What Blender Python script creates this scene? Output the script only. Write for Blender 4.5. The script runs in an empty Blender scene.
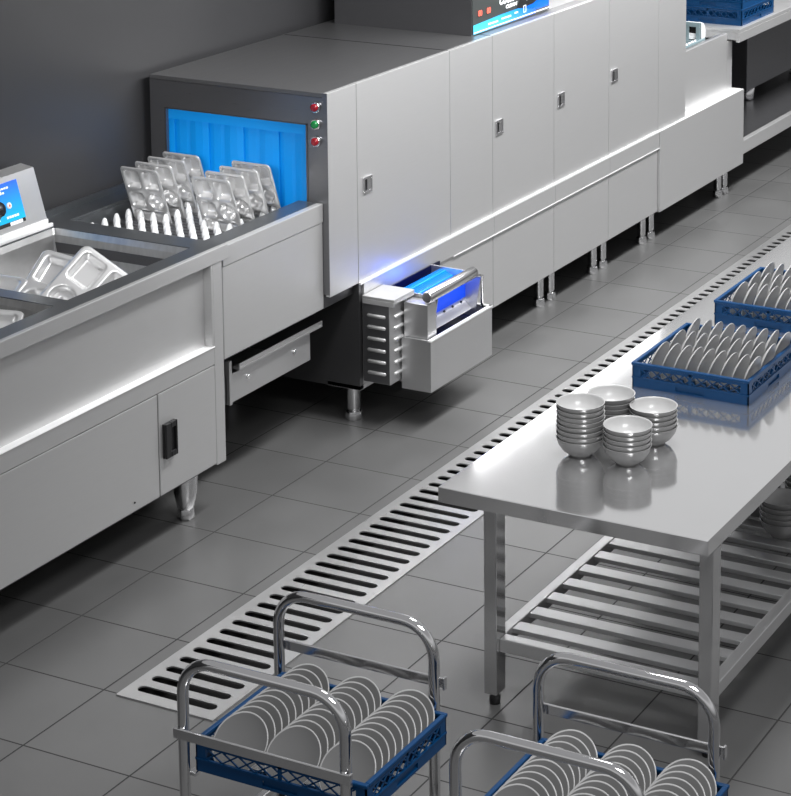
import bpy, bmesh, math, random
from mathutils import Vector, Matrix
random.seed(7)
PI = math.pi
SC = bpy.context.scene
COL = SC.collection

# ------------------------------------------------------------------ materials
def new_mat(name):
    m = bpy.data.materials.new(name); m.use_nodes = True
    nt = m.node_tree
    return m, nt, nt.nodes['Principled BSDF']

def plain(name, col, rough=.5, metal=0., spec=.5, emit=None, estr=0., coat=0., alpha=None, trans=0.):
    m, nt, b = new_mat(name)
    b.inputs['Base Color'].default_value = (*col, 1)
    b.inputs['Roughness'].default_value = rough
    b.inputs['Metallic'].default_value = metal
    b.inputs['Specular IOR Level'].default_value = spec
    b.inputs['Coat Weight'].default_value = coat
    b.inputs['Transmission Weight'].default_value = trans
    if emit:
        b.inputs['Emission Color'].default_value = (*emit, 1)
        b.inputs['Emission Strength'].default_value = estr
    return m

def brushed(name, col, rough, metal=.85, scale=(3, 3, 160), bump=.02, var=.06, cvar=.05):
    """stainless steel with fine grain stretched along the sheet"""
    m, nt, b = new_mat(name)
    N = nt.nodes; L = nt.links
    tc = N.new('ShaderNodeTexCoord'); mp = N.new('ShaderNodeMapping')
    mp.inputs['Scale'].default_value = scale
    L.new(tc.outputs['Object'], mp.inputs['Vector'])
    n = N.new('ShaderNodeTexNoise'); n.inputs['Scale'].default_value = 4; n.inputs['Detail'].default_value = 6
    L.new(mp.outputs[0], n.inputs['Vector'])
    r = N.new('ShaderNodeMapRange'); r.inputs['To Min'].default_value = rough - var; r.inputs['To Max'].default_value = rough + var
    L.new(n.outputs['Fac'], r.inputs['Value']); L.new(r.outputs[0], b.inputs['Roughness'])
    c = N.new('ShaderNodeMapRange'); c.inputs['To Min'].default_value = 1 - cvar; c.inputs['To Max'].default_value = 1 + cvar
    L.new(n.outputs['Fac'], c.inputs['Value'])
    mx = N.new('ShaderNodeVectorMath'); mx.operation = 'SCALE'; mx.inputs[0].default_value = col
    L.new(c.outputs[0], mx.inputs['Scale']); L.new(mx.outputs[0], b.inputs['Base Color'])
    b.inputs['Metallic'].default_value = metal
    bp = N.new('ShaderNodeBump'); bp.inputs['Strength'].default_value = bump; bp.inputs['Distance'].default_value = .002
    L.new(n.outputs['Fac'], bp.inputs['Height']); L.new(bp.outputs[0], b.inputs['Normal'])
    return m

M = {}
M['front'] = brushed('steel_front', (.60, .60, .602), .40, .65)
M['top'] = brushed('steel_top_shaded', (.22, .22, .225), .38, .8, scale=(2, 40, 2))  # darker copy of the front steel; shading of the top put into the colour
M['table'] = brushed('steel_tabletop', (.90, .90, .905), .10, .93, scale=(3, 3, 3), bump=.0, var=.02, cvar=.02)
M['steel'] = brushed('steel_plain', (.66, .66, .665), .3, .85, bump=.004, cvar=.03, var=.03)
M['leg'] = brushed('steel_leg', (.70, .70, .705), .13, .95, bump=.004, var=.02)
M['endface'] = brushed('steel_end_shaded', (.22, .22, .23), .3, .85)  # front steel darkened; shade of the end faces is in the colour
M['rim'] = brushed('steel_rim_reflect', (.15, .16, .17), .3, .8, scale=(2, 60, 2), bump=.0, cvar=.02, var=.02)  # dark colour stands in for the dark surroundings mirrored in the rim
M['basin'] = brushed('steel_basin', (.50, .50, .50), .34, .8, scale=(2, 9, 4), bump=.3, var=.08, cvar=.25)
M['bright'] = brushed('steel_bright', (.95, .95, .95), .3, .3)  # pale steel; on the ledges it paints the glare
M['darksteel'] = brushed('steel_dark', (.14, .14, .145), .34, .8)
M['chrome'] = plain('chrome', (.78, .78, .79), .07, 1.)
M['satin'] = plain('satin_chrome', (.78, .78, .79), .18, 1.)
M['traysteel'] = plain('tray_steel', (.82, .82, .82), .20, .72)
M['traybright'] = plain('tray_steel_bright', (.88, .88, .88), .29, .7)
M['grate'] = brushed('grate_steel', (.52, .52, .52), .30, .8, scale=(3, 60, 3))
M['void'] = plain('void_shade', (.012, .012, .012), .8, spec=.1)  # near-black in place of deep shade
M['black'] = plain('black_plastic', (.012, .012, .013), .35)
M['plate'] = plain('grey_porcelain_plate', (.17, .17, .17), .42)
M['platelight'] = plain('pale_porcelain_plate', (.42, .42, .42), .25)
M['rimwhite'] = plain('plate_edge', (.42, .42, .42), .35)
M['bowl'] = plain('bowl_porcelain', (.20, .20, .20), .22, coat=.3)
M['bowlin'] = plain('bowl_inside', (.48, .48, .48), .3, coat=.2)
M['bowlrim'] = plain('bowl_rim_dark', (.05, .05, .05), .4)
M['blue'] = plain('blue_rack_plastic', (.0, .042, .135), .36, spec=.3)
M['curtain'] = plain('blue_curtain', (.0, .26, .72), .45, emit=(0, .25, .75), estr=.12)  # weak emission brightens the strips, which are no light source
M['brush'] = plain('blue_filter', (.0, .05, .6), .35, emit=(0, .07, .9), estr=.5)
M['peg'] = plain('clear_peg', (.85, .86, .87), .15, .1)
M['red'] = plain('red_lens', (.22, .004, .01), .2, emit=(.5, .0, .02), estr=.08)
M['green'] = plain('green_lens', (.005, .17, .04), .2, emit=(0, .3, .05), estr=.08)
M['panelblue'] = plain('panel_blue', (.0, .1, .6), .25, emit=(0, .1, .6), estr=.3)
M['panelcyan'] = plain('panel_cyan', (.05, .42, .75), .25, emit=(.04, .4, .75), estr=.4)
M['panelgrey'] = plain('panel_grey', (.045, .05, .05), .3)
M['white'] = plain('print_white', (.85, .88, .9), .5, emit=(.85, .9, .95), estr=.3)
M['redprint'] = plain('display_red', (.8, .12, .08), .5, emit=(1, .15, .1), estr=.8)
M['palecyan'] = plain('pale_cyan_frame', (.30, .40, .43), .4, .2)

# sink control panel: blue to cyan gradient
def grad_mat(name, c1, c2, axis='Z'):
    m, nt, b = new_mat(name); N = nt.nodes; L = nt.links
    tc = N.new('ShaderNodeTexCoord'); sp = N.new('ShaderNodeSeparateXYZ'); L.new(tc.outputs['Generated'], sp.inputs[0])
    cr = N.new('ShaderNodeValToRGB'); cr.color_ramp.elements[0].color = (*c1, 1); cr.color_ramp.elements[1].color = (*c2, 1)
    L.new(sp.outputs[axis], cr.inputs[0]); L.new(cr.outputs[0], b.inputs['Base Color']); L.new(cr.outputs[0], b.inputs['Emission Color'])
    b.inputs['Emission Strength'].default_value = .35; b.inputs['Roughness'].default_value = .3
    return m
M['panelgrad'] = grad_mat('panel_gradient', (.0, .42, .75), (.02, .12, .75))
M['wavegrad'] = grad_mat('wave_gradient', (.05, .5, .8), (.0, .08, .55), 'X')

def tile_mat():
    m, nt, b = new_mat('floor_tiles'); N = nt.nodes; L = nt.links
    tc = N.new('ShaderNodeTexCoord'); mp = N.new('ShaderNodeMapping')
    mp.inputs['Location'].default_value = (-6.241, -4.665, 0)
    L.new(tc.outputs['Object'], mp.inputs['Vector'])
    br = N.new('ShaderNodeTexBrick'); br.offset = 0; br.squash = 1
    br.inputs['Scale'].default_value = 1
    br.inputs['Brick Width'].default_value = .4385; br.inputs['Row Height'].default_value = .447
    br.inputs['Mortar Size'].default_value = .0035; br.inputs['Mortar Smooth'].default_value = .1
    br.inputs['Color1'].default_value = (.105, .105, .105, 1); br.inputs['Color2'].default_value = (.095, .095, .095, 1)
    br.inputs['Mortar'].default_value = (.008, .008, .008, 1)
    L.new(mp.outputs[0], br.inputs['Vector'])
    n = N.new('ShaderNodeTexNoise'); n.inputs['Scale'].default_value = 2.5; n.inputs['Detail'].default_value = 2
    L.new(tc.outputs['Object'], n.inputs['Vector'])
    n2 = N.new('ShaderNodeTexNoise'); n2.inputs['Scale'].default_value = 120; n2.inputs['Detail'].default_value = 3
    L.new(tc.outputs['Object'], n2.inputs['Vector'])
    mr = N.new('ShaderNodeMapRange'); mr.inputs['To Min'].default_value = .8; mr.inputs['To Max'].default_value = 1.2
    L.new(n.outputs['Fac'], mr.inputs['Value'])
    vm = N.new('ShaderNodeVectorMath'); vm.operation = 'SCALE'
    L.new(br.outputs['Color'], vm.inputs[0]); L.new(mr.outputs[0], vm.inputs['Scale'])
    L.new(vm.outputs[0], b.inputs['Base Color'])
    rr = N.new('ShaderNodeMapRange'); rr.inputs['To Min'].default_value = .285; rr.inputs['To Max'].default_value = .36
    L.new(n.outputs['Fac'], rr.inputs['Value'])
    ad = N.new('ShaderNodeMath'); ad.operation = 'ADD'
    mm = N.new('ShaderNodeMath'); mm.operation = 'MULTIPLY'; mm.inputs[1].default_value = .5
    L.new(br.outputs['Fac'], mm.inputs[0]); L.new(rr.outputs[0], ad.inputs[0]); L.new(mm.outputs[0], ad.inputs[1])
    L.new(ad.outputs[0], b.inputs['Roughness'])
    b.inputs['Specular IOR Level'].default_value = 1.0
    b1 = N.new('ShaderNodeBump'); b1.inputs['Strength'].default_value = .05; b1.inputs['Distance'].default_value = .004
    L.new(n2.outputs['Fac'], b1.inputs['Height'])
    b2 = N.new('ShaderNodeBump'); b2.invert = True; b2.inputs['Strength'].default_value = .6; b2.inputs['Distance'].default_value = .004
    L.new(br.outputs['Fac'], b2.inputs['Height']); 
    L.new(b2.outputs[0], b.inputs['Normal'])
    return m
M['floor'] = tile_mat()

def wall_mat():
    m, nt, b = new_mat('wall_paint'); N = nt.nodes; L = nt.links
    tc = N.new('ShaderNodeTexCoord')
    n = N.new('ShaderNodeTexNoise'); n.inputs['Scale'].default_value = .8; n.inputs['Detail'].default_value = 2
    L.new(tc.outputs['Object'], n.inputs['Vector'])
    cr = N.new('ShaderNodeValToRGB')
    cr.color_ramp.elements[0].color = (.022, .022, .024, 1); cr.color_ramp.elements[1].color = (.05, .05, .053, 1)
    L.new(n.outputs['Fac'], cr.inputs[0]); L.new(cr.outputs[0], b.inputs['Base Color'])
    b.inputs['Roughness'].default_value = .42
    return m
M['wall'] = wall_mat()

# ------------------------------------------------------------------ mesh helpers
class MB:
    def __init__(s): s.b = bmesh.new(); s.mi = 0
    def box(s, x0, x1, y0, y1, z0, z1, mi=0, rot=None, piv=None):
        vs = [s.b.verts.new((x, y, z)) for z in (z0, z1) for y in (y0, y1) for x in (x0, x1)]
        for q in ((0, 2, 3, 1), (4, 5, 7, 6), (0, 1, 5, 4), (2, 6, 7, 3), (0, 4, 6, 2), (1, 3, 7, 5)):
            f = s.b.faces.new([vs[i] for i in q]); f.material_index = mi
        if rot is not None:
            p = Vector(piv if piv else ((x0+x1)/2, (y0+y1)/2, (z0+z1)/2))
            for v in vs: v.co = p + rot @ (v.co - p)
        return s
    def prism(s, pts, axis, a, bb, mi=0):
        """polygon pts in the two other axes extruded along axis from a to bb"""
        def P(u, v, w):
            return {'x': (w, u, v), 'y': (u, w, v), 'z': (u, v, w)}[axis]
        A = [s.b.verts.new(P(u, v, a)) for u, v in pts]; B = [s.b.verts.new(P(u, v, bb)) for u, v in pts]
        n = len(pts); fs = [s.b.faces.new(A), s.b.faces.new(B)]
        for i in range(n): fs.append(s.b.faces.new([A[i], A[(i+1) % n], B[(i+1) % n], B[i]]))
        for f in fs: f.material_index = mi
        return s
    def bar(s, p, q, w, h, mi=0, up=(0, 0, 1)):
        """rectangular bar from p to q"""
        p = Vector(p); q = Vector(q); d = (q-p).normalized(); up = Vector(up)
        if abs(d.dot(up)) > .99: up = Vector((1, 0, 0))
        sd = d.cross(up).normalized(); u = sd.cross(d)
        vs = [s.b.verts.new(c + sd*a*w/2 + u*e*h/2) for c in (p, q) for a, e in ((-1, -1), (1, -1), (1, 1), (-1, 1))]
        for k in ((0, 1, 2, 3), (7, 6, 5, 4), (0, 4, 5, 1), (1, 5, 6, 2), (2, 6, 7, 3), (3, 7, 4, 0)):
            f = s.b.faces.new([vs[i] for i in k]); f.material_index = mi
        return s
    def tube(s, pts, r, seg=16, mi=0, cap=True):
        pts = [Vector(p) for p in pts]; rings = []; n = len(pts)
        r = r if isinstance(r, (list, tuple)) else [r]*n
        ref = None
        for i, p in enumerate(pts):
            d = ((pts[i+1]-p) if i == 0 else (p-pts[i-1]) if i == n-1 else ((pts[i+1]-p).normalized()+(p-pts[i-1]).normalized())).normalized()
            if ref is None:
                ref = Vector((0, 0, 1)) if abs(d.z) < .9 else Vector((1, 0, 0))
            a = d.cross(ref).normalized(); c = a.cross(d).normalized(); ref = c
            rings.append([s.b.verts.new(p + (a*math.cos(t)+c*math.sin(t))*r[i]) for t in (2*PI*k/seg for k in range(seg))])
        for A, B in zip(rings, rings[1:]):
            for k in range(seg):
                f = s.b.faces.new([A[k], A[(k+1) % seg], B[(k+1) % seg], B[k]]); f.smooth = True; f.material_index = mi
        if cap:
            f = s.b.faces.new(rings[0]); f.material_index = mi
            f = s.b.faces.new(rings[-1][::-1]); f.material_index = mi
        return s
    def lathe(s, prof, seg=32, c=(0, 0, 0), mi=None, close=False):
        rings = []
        for r, z in prof:
            if r < 1e-6: rings.append([s.b.verts.new((c[0], c[1], c[2]+z))])
            else: rings.append([s.b.verts.new((c[0]+r*math.cos(2*PI*k/seg), c[1]+r*math.sin(2*PI*k/seg), c[2]+z)) for k in range(seg)])
        for i, (A, B) in enumerate(zip(rings, rings[1:])):
            for k in range(seg):
                k2 = (k+1) % seg
                vs = [A[k], A[k2], B[k2], B[k]] if len(A) > 1 and len(B) > 1 else ([A[0], B[k2], B[k]] if len(A) == 1 else [A[k], A[k2], B[0]])
                f = s.b.faces.new(vs); f.smooth = True
                f.material_index = mi[i] if mi else 0
        return s
    def mesh(s, name, mats):
        bmesh.ops.recalc_face_normals(s.b, faces=s.b.faces)
        me = bpy.data.meshes.new(name); s.b.to_mesh(me); s.b.free()
        for m in (mats if isinstance(mats, (list, tuple)) else [mats]): me.materials.append(m)
        return me
    def build(s, name, mats, parent=None, bevel=0, origin=None, solid=0):
        me = s.mesh(name, mats)
        o = bpy.data.objects.new(name, me); COL.objects.link(o)
        if origin is not None:
            me.transform(Matrix.Translation(-Vector(origin))); o.location = origin
        if parent is not None:
            o.parent = parent
            if origin is None: o.location = -world_loc(parent)
            else: o.location = Vector(origin)-world_loc(parent)
        if solid:
            md = o.modifiers.new('thickness', 'SOLIDIFY'); md.thickness = solid; md.offset = 0
        if bevel:
            md = o.modifiers.new('bevel', 'BEVEL'); md.width = bevel; md.segments = 2; md.limit_method = 'ANGLE'; md.angle_limit = math.radians(40)
        return o

def world_loc(o):
    v = Vector(o.location)
    while o.parent: o = o.parent; v = v + Vector(o.location)
    return v
# geometry is written in world coordinates and re-based on the (unrotated) parent; rotated things are built about their own origin

def tag(o, label=None, cat=None, group=None, kind=None):
    if label: o['label'] = label
    if cat: o['category'] = cat
    if group: o['group'] = group
    if kind: o['kind'] = kind
    return o
def thing(name, loc, label, cat, group=None):
    o = bpy.data.objects.new(name, None); COL.objects.link(o); o.location = loc; o.empty_display_size = .05
    return tag(o, label, cat, group)
def copy_tree(o, parent=None):
    c = o.copy(); COL.objects.link(c)
    if parent is not None: c.parent = parent
    for ch in list(o.children): copy_tree(ch, c)
    return c
def text(body, size, mat, loc, rot, parent, name='lettering', shear=0, bold=0, width=None):
    cu = bpy.data.curves.new(name, 'FONT'); cu.body = body; cu.size = size; cu.extrude = .0006; cu.shear = shear; cu.offset = bold
    cu.align_x = 'CENTER'; cu.align_y = 'CENTER'
    t = bpy.data.objects.new(name, cu); COL.objects.link(t)
    bpy.context.view_layer.update()
    me = bpy.data.meshes.new_from_object(t.evaluated_get(bpy.context.evaluated_depsgraph_get()))
    bpy.data.objects.remove(t); bpy.data.curves.remove(cu)
    me.materials.clear(); me.materials.append(mat)
    if width:
        w = max(v.co.x for v in me.vertices)-min(v.co.x for v in me.vertices)
        me.transform(Matrix.Diagonal((width/w, 1, 1, 1)))
    o = bpy.data.objects.new(name, me); COL.objects.link(o)
    o.parent = parent; o.location = Vector(loc)-world_loc(parent); o.rotation_euler = rot
    return o

# ------------------------------------------------------------------ SETTING
GX0, GX1, GY0, GY1 = 5.787, 14.6, 4.182, 4.599
fl = MB()
def quad(mb, x0, x1, y0, y1, z):
    mb.b.faces.new([mb.b.verts.new(p) for p in ((x0, y0, z), (x1, y0, z), (x1, y1, z), (x0, y1, z))])
quad(fl, 1, 24, -4, GY0+.01, 0); quad(fl, 1, 24, GY1-.01, 6.24, 0)
quad(fl, 1, GX0+.01, GY0+.01, GY1-.01, 0); quad(fl, GX1-.01, 24, GY0+.01, GY1-.01, 0)
tag(fl.build('floor', M['floor']), kind='structure')
ch = MB(); a, b_, c, d = GX0+.01, GX1-.01, GY0+.01, GY1-.01
for ps in (((a, c, -.12), (b_, c, -.12), (b_, d, -.12), (a, d, -.12)), ((a, c, 0), (b_, c, 0), (b_, c, -.12), (a, c, -.12)),
           ((a, d, 0), (b_, d, 0), (b_, d, -.12), (a, d, -.12)), ((a, c, 0), (a, d, 0), (a, d, -.12), (a, c, -.12)), ((b_, c, 0), (b_, d, 0), (b_, d, -.12), (b_, c, -.12))):
    ch.b.faces.new([ch.b.verts.new(p) for p in ps])
tag(ch.build('trim_1', M['void']), kind='structure')
w = MB(); w.box(1, 24, 6.24, 6.34, 0, 3.0)
tag(w.build('wall_back', M['wall']), kind='structure')

# drain grate with real slots
g = MB(); pit = .0842; x = GX0+.034
def slot_cell(mb, x0, x1, y0, y1, cx, sw, sy0, sy1):
    r = sw/2; inner = []
    for k in range(9): t = PI*k/8; inner.append((cx+r*math.cos(t), sy1-r+r*math.sin(t)))
    for k in range(9): t = PI+PI*k/8; inner.append((cx+r*math.cos(t), sy0+r+r*math.sin(t)))
    outer = [(x1, y1), (x0, y1), (x0, y0), (x1, y0)]
    iv = [mb.b.verts.new((*p, .006)) for p in inner]; ov = [mb.b.verts.new((*p, .006)) for p in outer]
    def fan(o, lst):
        for p, q in zip(lst, lst[1:]): mb.b.faces.new([o, p, q])
    fan(ov[0], iv[0:5]); fan(ov[1], iv[4:9]); fan(ov[2], iv[9:14]); fan(ov[3], iv[13:18])
    mb.b.faces.new([ov[0], iv[4], ov[1]]); mb.b.faces.new([ov[1], iv[8], iv[9], ov[2]])
    mb.b.faces.new([ov[2], iv[13], ov[3]]); mb.b.faces.new([ov[3], iv[17], iv[0], ov[0]])
quad(g, GX0, x, GY0, GY1, .006)
ns = int((GX1-.045-x)/pit)
for i in range(ns):
    slot_cell(g, x, x+pit, GY0, GY1, x+pit/2, .042, GY0+.038, GY1-.042); x += pit
quad(g, x, GX1, GY0, GY1, .006)
bmesh.ops.remove_doubles(g.b, verts=g.b.verts, dist=1e-4)
gr = g.build('drain_grate', M['grate'], origin=(GX0, (GY0+GY1)/2, 0), solid=.006)
for m_ in gr.modifiers: m_.offset = -1
tag(gr, 'long stainless slotted drain grate set in the tiled floor', 'drain grate')

# ------------------------------------------------------------------ SINK COUNTER (left)
SX0, SX1, SY0, SY1, SZ = 4.7, 7.385, 5.2, 6.215, 1.172
sk = thing('sink_counter', ((SX0+SX1)/2, 5.7, 0), 'stainless soaking sink counter with two basins, cupboard and blue control panel', 'sink')
# rim as a frame around two basins
bas = [(4.85, 6.375, 5.305, 6.03), (6.455, 7.265, 5.305, 6.03)]
m = MB()
def rimq(x0, x1, y0, y1): m.box(x0, x1, y0, y1, SZ-.012, SZ)
rimq(SX0, SX1, SY0, 5.305); rimq(SX0, SX1, 6.03, 6.12); rimq(SX0, 4.85, 5.305, 6.03); rimq(6.375, 6.455, 5.305, 6.03); rimq(7.265, SX1, 5.305, 6.03)
m.build('worktop_rim', M['rim'], sk)
m = MB(); m.box(SX0, 7.27, 6.035, 6.05, SZ, SZ+.018).box(SX0, 7.262, 6.055, 6.066, SZ, SZ+.035)
m.build('back_ledge', M['bright'], sk, bevel=.004)
m = MB(); m.box(SX0, SX1, SY0-.004, SY0+.02, 1.11, SZ+.002).box(SX1-.02, SX1, SY0+.02, 6.1, 1.11, SZ-.013)
m.build('apron', M['front'], sk, bevel=.003)
for (x0, x1, y0, y1) in bas:
    m = MB(); r = .03; zb = .99
    V = lambda p: m.b.verts.new(p)
    top = [V((x0, y0, SZ-.004)), V((x1, y0, SZ-.004)), V((x1, y1, SZ-.004)), V((x0, y1, SZ-.004))]
    mid = [V((x0+.01, y0+.01, SZ-.03)), V((x1-.01, y0+.01, SZ-.03)), V((x1-.01, y1-.01, SZ-.03)), V((x0+.01, y1-.01, SZ-.03))]
    bot = [V((x0+.02, y0+.02, zb)), V((x1-.02, y0+.02, zb)), V((x1-.02, y1-.02, zb)), V((x0+.02, y1-.02, zb))]
    for A, B in ((top, mid), (mid, bot)):
        for k in range(4): m.b.faces.new([A[k], A[(k+1) % 4], B[(k+1) % 4], B[k]])
    m.b.faces.new(bot)
    m.build('basin', M['basin'], sk, bevel=.01)
m = MB(); m.box(SX0, 7.262, 5.24, 5.26, .745, 1.112); m.build('front_panel', M['front'], sk)
m = MB(); m.box(SX0, 7.275, 5.2, 5.262, .672, .749); m.build('front_rail', M['front'], sk, bevel=.003)
m = MB(); m.box(SX0, 7.275, 5.196, 5.24, .7490, .7515); m.build('ledge_highlight', M['bright'], sk)  # pale strip stands in for the glare along the ledge
m = MB(); m.box(7.275, 7.342, 5.2, 5.3, .222, 1.111).box(7.262, 7.275, 5.2, 5.262, .75, 1.111); m.build('corner_post', M['front'], sk, bevel=.003)
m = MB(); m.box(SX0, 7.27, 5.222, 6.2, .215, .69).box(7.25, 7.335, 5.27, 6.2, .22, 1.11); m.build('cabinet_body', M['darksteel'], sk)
m = MB(); m.box(4.9, 6.868, 5.2, 5.222, .232, .668); dl = m.build('door', M['front'], sk, bevel=.002)
m = MB(); m.tube([(6.70, 5.199, .27), (6.70, 5.196, .27)], .004); m.build('rivet', M['black'], dl)
m = MB(); m.box(6.876, 7.272, 5.2, 5.222, .232, .668); dr = m.build('door', M['front'], sk, bevel=.002)
m = MB(); m.box(6.895, 6.975, 5.190, 5.2, .385, .535).box(6.895, 6.930, 5.178, 5.19, .385, .535).box(6.965, 6.975, 5.178, 5.19, .385, .535).box(6.93, 6.965, 5.178, 5.19, .385, .41).box(6.93, 6.965, 5.178, 5.19, .51, .535)
tag(m.build('handle', M['black'], dr, bevel=.004), 'black recessed handle')
for fx, fy in ((7.18, 5.30), (7.18, 6.08), (5.0, 5.30), (5.0, 6.08)):
    m = MB(); m.lathe([(.0, .225), (.056, .225), (.05, .12), (.038, .055), (.034, .05)], c=(fx, fy, 0))
    m.lathe([(.034, .05), (.036, .048), (.036, .012), (.030, 0), (0, 0)], seg=6, c=(fx, fy, 0))
    m.build('foot', M['satin'], sk, bevel=.002)
# control box with sloped face
yb, yt, zb, ztp = 6.063, 6.13, 1.2, 1.43
m = MB(); m.prism([(yb, SZ+.03), (yb, zb), (yt, ztp), (6.2, ztp+.01), (6.215, ztp-.02), (6.215, SZ)], 'x', 5.2, 7.262)
cb = m.build('control_box', M['steel'], sk, bevel=.004)
fn = Vector((0, -(ztp-zb), (yt-yb))).normalized(); fu = Vector((0, yt-yb, ztp-zb)).normalized()
def onface(x, t, off=.001): # t up the slope in metres
    return Vector((x, yb, zb))+fu*t+fn*off
m = MB(); R = Matrix((Vector((1, 0, 0)), fu, fn)).transposed()
def fbox(mb, x0, x1, t0, t1, o0, o1, mi=0):
    ps = [onface(x, t, o) for o in (o0, o1) for t in (t0, t1) for x in (x0, x1)]
    vs = [mb.b.verts.new(p) for p in ps]
    for q in ((0, 2, 3, 1), (4, 5, 7, 6), (0, 1, 5, 4), (2, 6, 7, 3), (0, 4, 6, 2), (1, 3, 7, 5)):
        mb.b.faces.new([vs[i] for i in q]).material_index = mi
fbox(m, 6.62, 7.135, .045, .215, .0, .003); cp = m.build('control_panel', M['panelgrad'], cb)
m = MB(); fbox(m, 6.62, 7.13, .03, .046, .0, .0035); m.build('label_strip', M['black'], cp)
m = MB(); fbox(m, 7.03, 7.11, .030, .044, .0, .0045); m.build('print_patch', M['white'], cp)
kr = fn.to_track_quat('Z', 'Y').to_matrix().to_4x4()
m = MB(); m.lathe([(0, 0), (.047, 0), (.047, .008), (.036, .012), (.032, .04), (.0, .042)], seg=10)
me = m.mesh('knob', M['black']); me.transform(kr); ko = bpy.data.objects.new('knob', me); COL.objects.link(ko); ko.parent = cp; ko.location = onface(6.955, .115, .003)-world_loc(cp)
m = MB(); m.lathe([(0, 0), (.014, 0), (.014, .004), (0, .005)], seg=16)
me = m.mesh('button', M['white']); me.transform(kr); ko = bpy.data.objects.new('button', me); COL.objects.link(ko); ko.parent = cp; ko.location = onface(7.05, .115, .003)-world_loc(cp)
m = MB(); m.lathe([(0, 0), (.006, 0), (.0, .001)], seg=12)
me = m.mesh('mark', M['redprint']); me.transform(kr); k2 = bpy.data.objects.new('button_mark', me); COL.objects.link(k2); k2.parent = cp; k2.location = onface(7.05, .115, .0085)-world_loc(cp)
m = MB()
for (x0, x1, t0, t1) in ((6.9, 7.09, .188, .196), (6.9, 7.06, .170, .178), (6.9, 7.03, .180, .184), (6.90, 6.98, .062, .072), (7.02, 7.10, .062, .072)):
    n = int((x1-x0)/.016)
    for k in range(n): fbox(m, x0+k*.016, x0+k*.016+.012, t0, t1, .003, .004)
m.build('lettering', M['white'], cp)

# ------------------------------------------------------------------ LOADING TABLE (between sink and machine)
LX0, LX1, LZ = 7.392, 8.186, 1.152
lt = thing('loading_table', (7.8, 5.7, 0), 'stainless loading conveyor table between the sink and the machine opening', 'conveyor table')
m = MB(); m.box(LX0, LX1, 5.232, 5.262, .652, LZ-.09).box(LX0, LX1, 5.228, 5.262, LZ-.088, LZ); m.build('front_panel', M['front'], lt, bevel=.003)
m = MB(); m.box(LX0, 8.32, 5.262, 6.2, .652, .67).box(8.186, 8.44, 5.232, 5.262, .652, .708).box(LX0, LX0+.02, 5.262, 6.2, .67, 1.0); m.build('under_tray', M['darksteel'], lt)
m = MB()
m.box(LX0, LX1, 5.262, 5.36, LZ-.012, LZ).box(LX0, LX1, 6.09, 6.2, LZ-.012, LZ).box(LX0, LX0+.03, 5.36, 6.09, LZ-.012, LZ)
m.box(LX0, LX1, 5.355, 5.365, 1.07, LZ-.012).box(LX0, LX1, 6.085, 6.095, 1.07, LZ-.012).box(LX0, LX1, 6.2, 6.21, LZ-.3, LZ+.03)
m.build('rim', M['rim'], lt)
m = MB()
for k in range(20): m.box(LX0+.03+k*.039, LX0+.03+k*.039+.034, 5.366, 6.084, 1.055, 1.07)
m.build('conveyor_belt', M['darksteel'], lt, bevel=.003)
pgm = MB(); pgm.lathe([(0, 0), (.017, 0), (.017, .02), (.012, .040), (.007, .050), (0, .053)], seg=10)
pgme = pgm.mesh('peg', M['peg'])
for i in range(9):
    for j in range(10):
        o = bpy.data.objects.new('peg', pgme); COL.objects.link(o); o.parent = lt
        o.location = Vector((LX0+.06+i*.088, 5.41+j*.07, 1.07))-world_loc(lt)
# slide-out scrap tray below
m = MB(); m.box(7.50, 8.17, 5.30, 5.31, .40, .53).box(7.50, 7.512, 5.31, 5.9, .40, .53).box(7.50, 8.17, 5.31, 5.9, .40, .41).box(7.56, 8.235, 5.272, 5.312, .545, .556).box(7.56, 8.235, 5.272, 5.28, .556, .575)
m.box(7.50, 7.52, 5.285, 5.31, .4, .60)
st = m.build('scrap_tray', M['steel'], lt, bevel=.002)
for xx in (7.66, 8.03):
    m = MB(); m.tube([(xx, 5.30, .48), (xx, 5.292, .48)], .011); m.build('screw', M['chrome'], st)
m = MB(); m.box(7.5, 8.3, 5.35, 5.37, .58, .652).box(7.5, 8.3, 5.8, 5.82, .58, .652); m.build('tray_runner', M['darksteel'], lt)

# ------------------------------------------------------------------ DISHWASHER
X0, XL, ZT, ZS, ZB = 8.188, 8.443, 1.668, .708, .2
dw = thing('conveyor_dishwasher', (10.5, 5.7, 0), 'long stainless conveyor dishwasher with blue strip curtain and row of cabinet doors', 'dishwasher')
# carcass: top, end frame with opening, back, bottom, lower cabinet
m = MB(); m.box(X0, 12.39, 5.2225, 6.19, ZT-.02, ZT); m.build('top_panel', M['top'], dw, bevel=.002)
m = MB(); 
for xs in (9.335, 9.79): m.box(xs-.002, xs+.002, 5.21, 6.18, ZT, ZT+.0015)
m.build('top_seam', M['black'], dw)
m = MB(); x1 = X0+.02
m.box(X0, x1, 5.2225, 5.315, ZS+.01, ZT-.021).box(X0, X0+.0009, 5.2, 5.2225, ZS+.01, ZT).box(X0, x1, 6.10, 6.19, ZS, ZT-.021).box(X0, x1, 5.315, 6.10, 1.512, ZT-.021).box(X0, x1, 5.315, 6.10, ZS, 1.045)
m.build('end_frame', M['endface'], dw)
m = MB(); m.box(X0-.003, X0, 5.306, 5.315, 1.15, 1.518).box(X0-.003, X0, 6.098, 6.106, 1.15, 1.518).box(X0-.003, X0, 5.306, 6.106, 1.512, 1.518)
m.build('opening_trim', M['darksteel'], dw)
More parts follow.
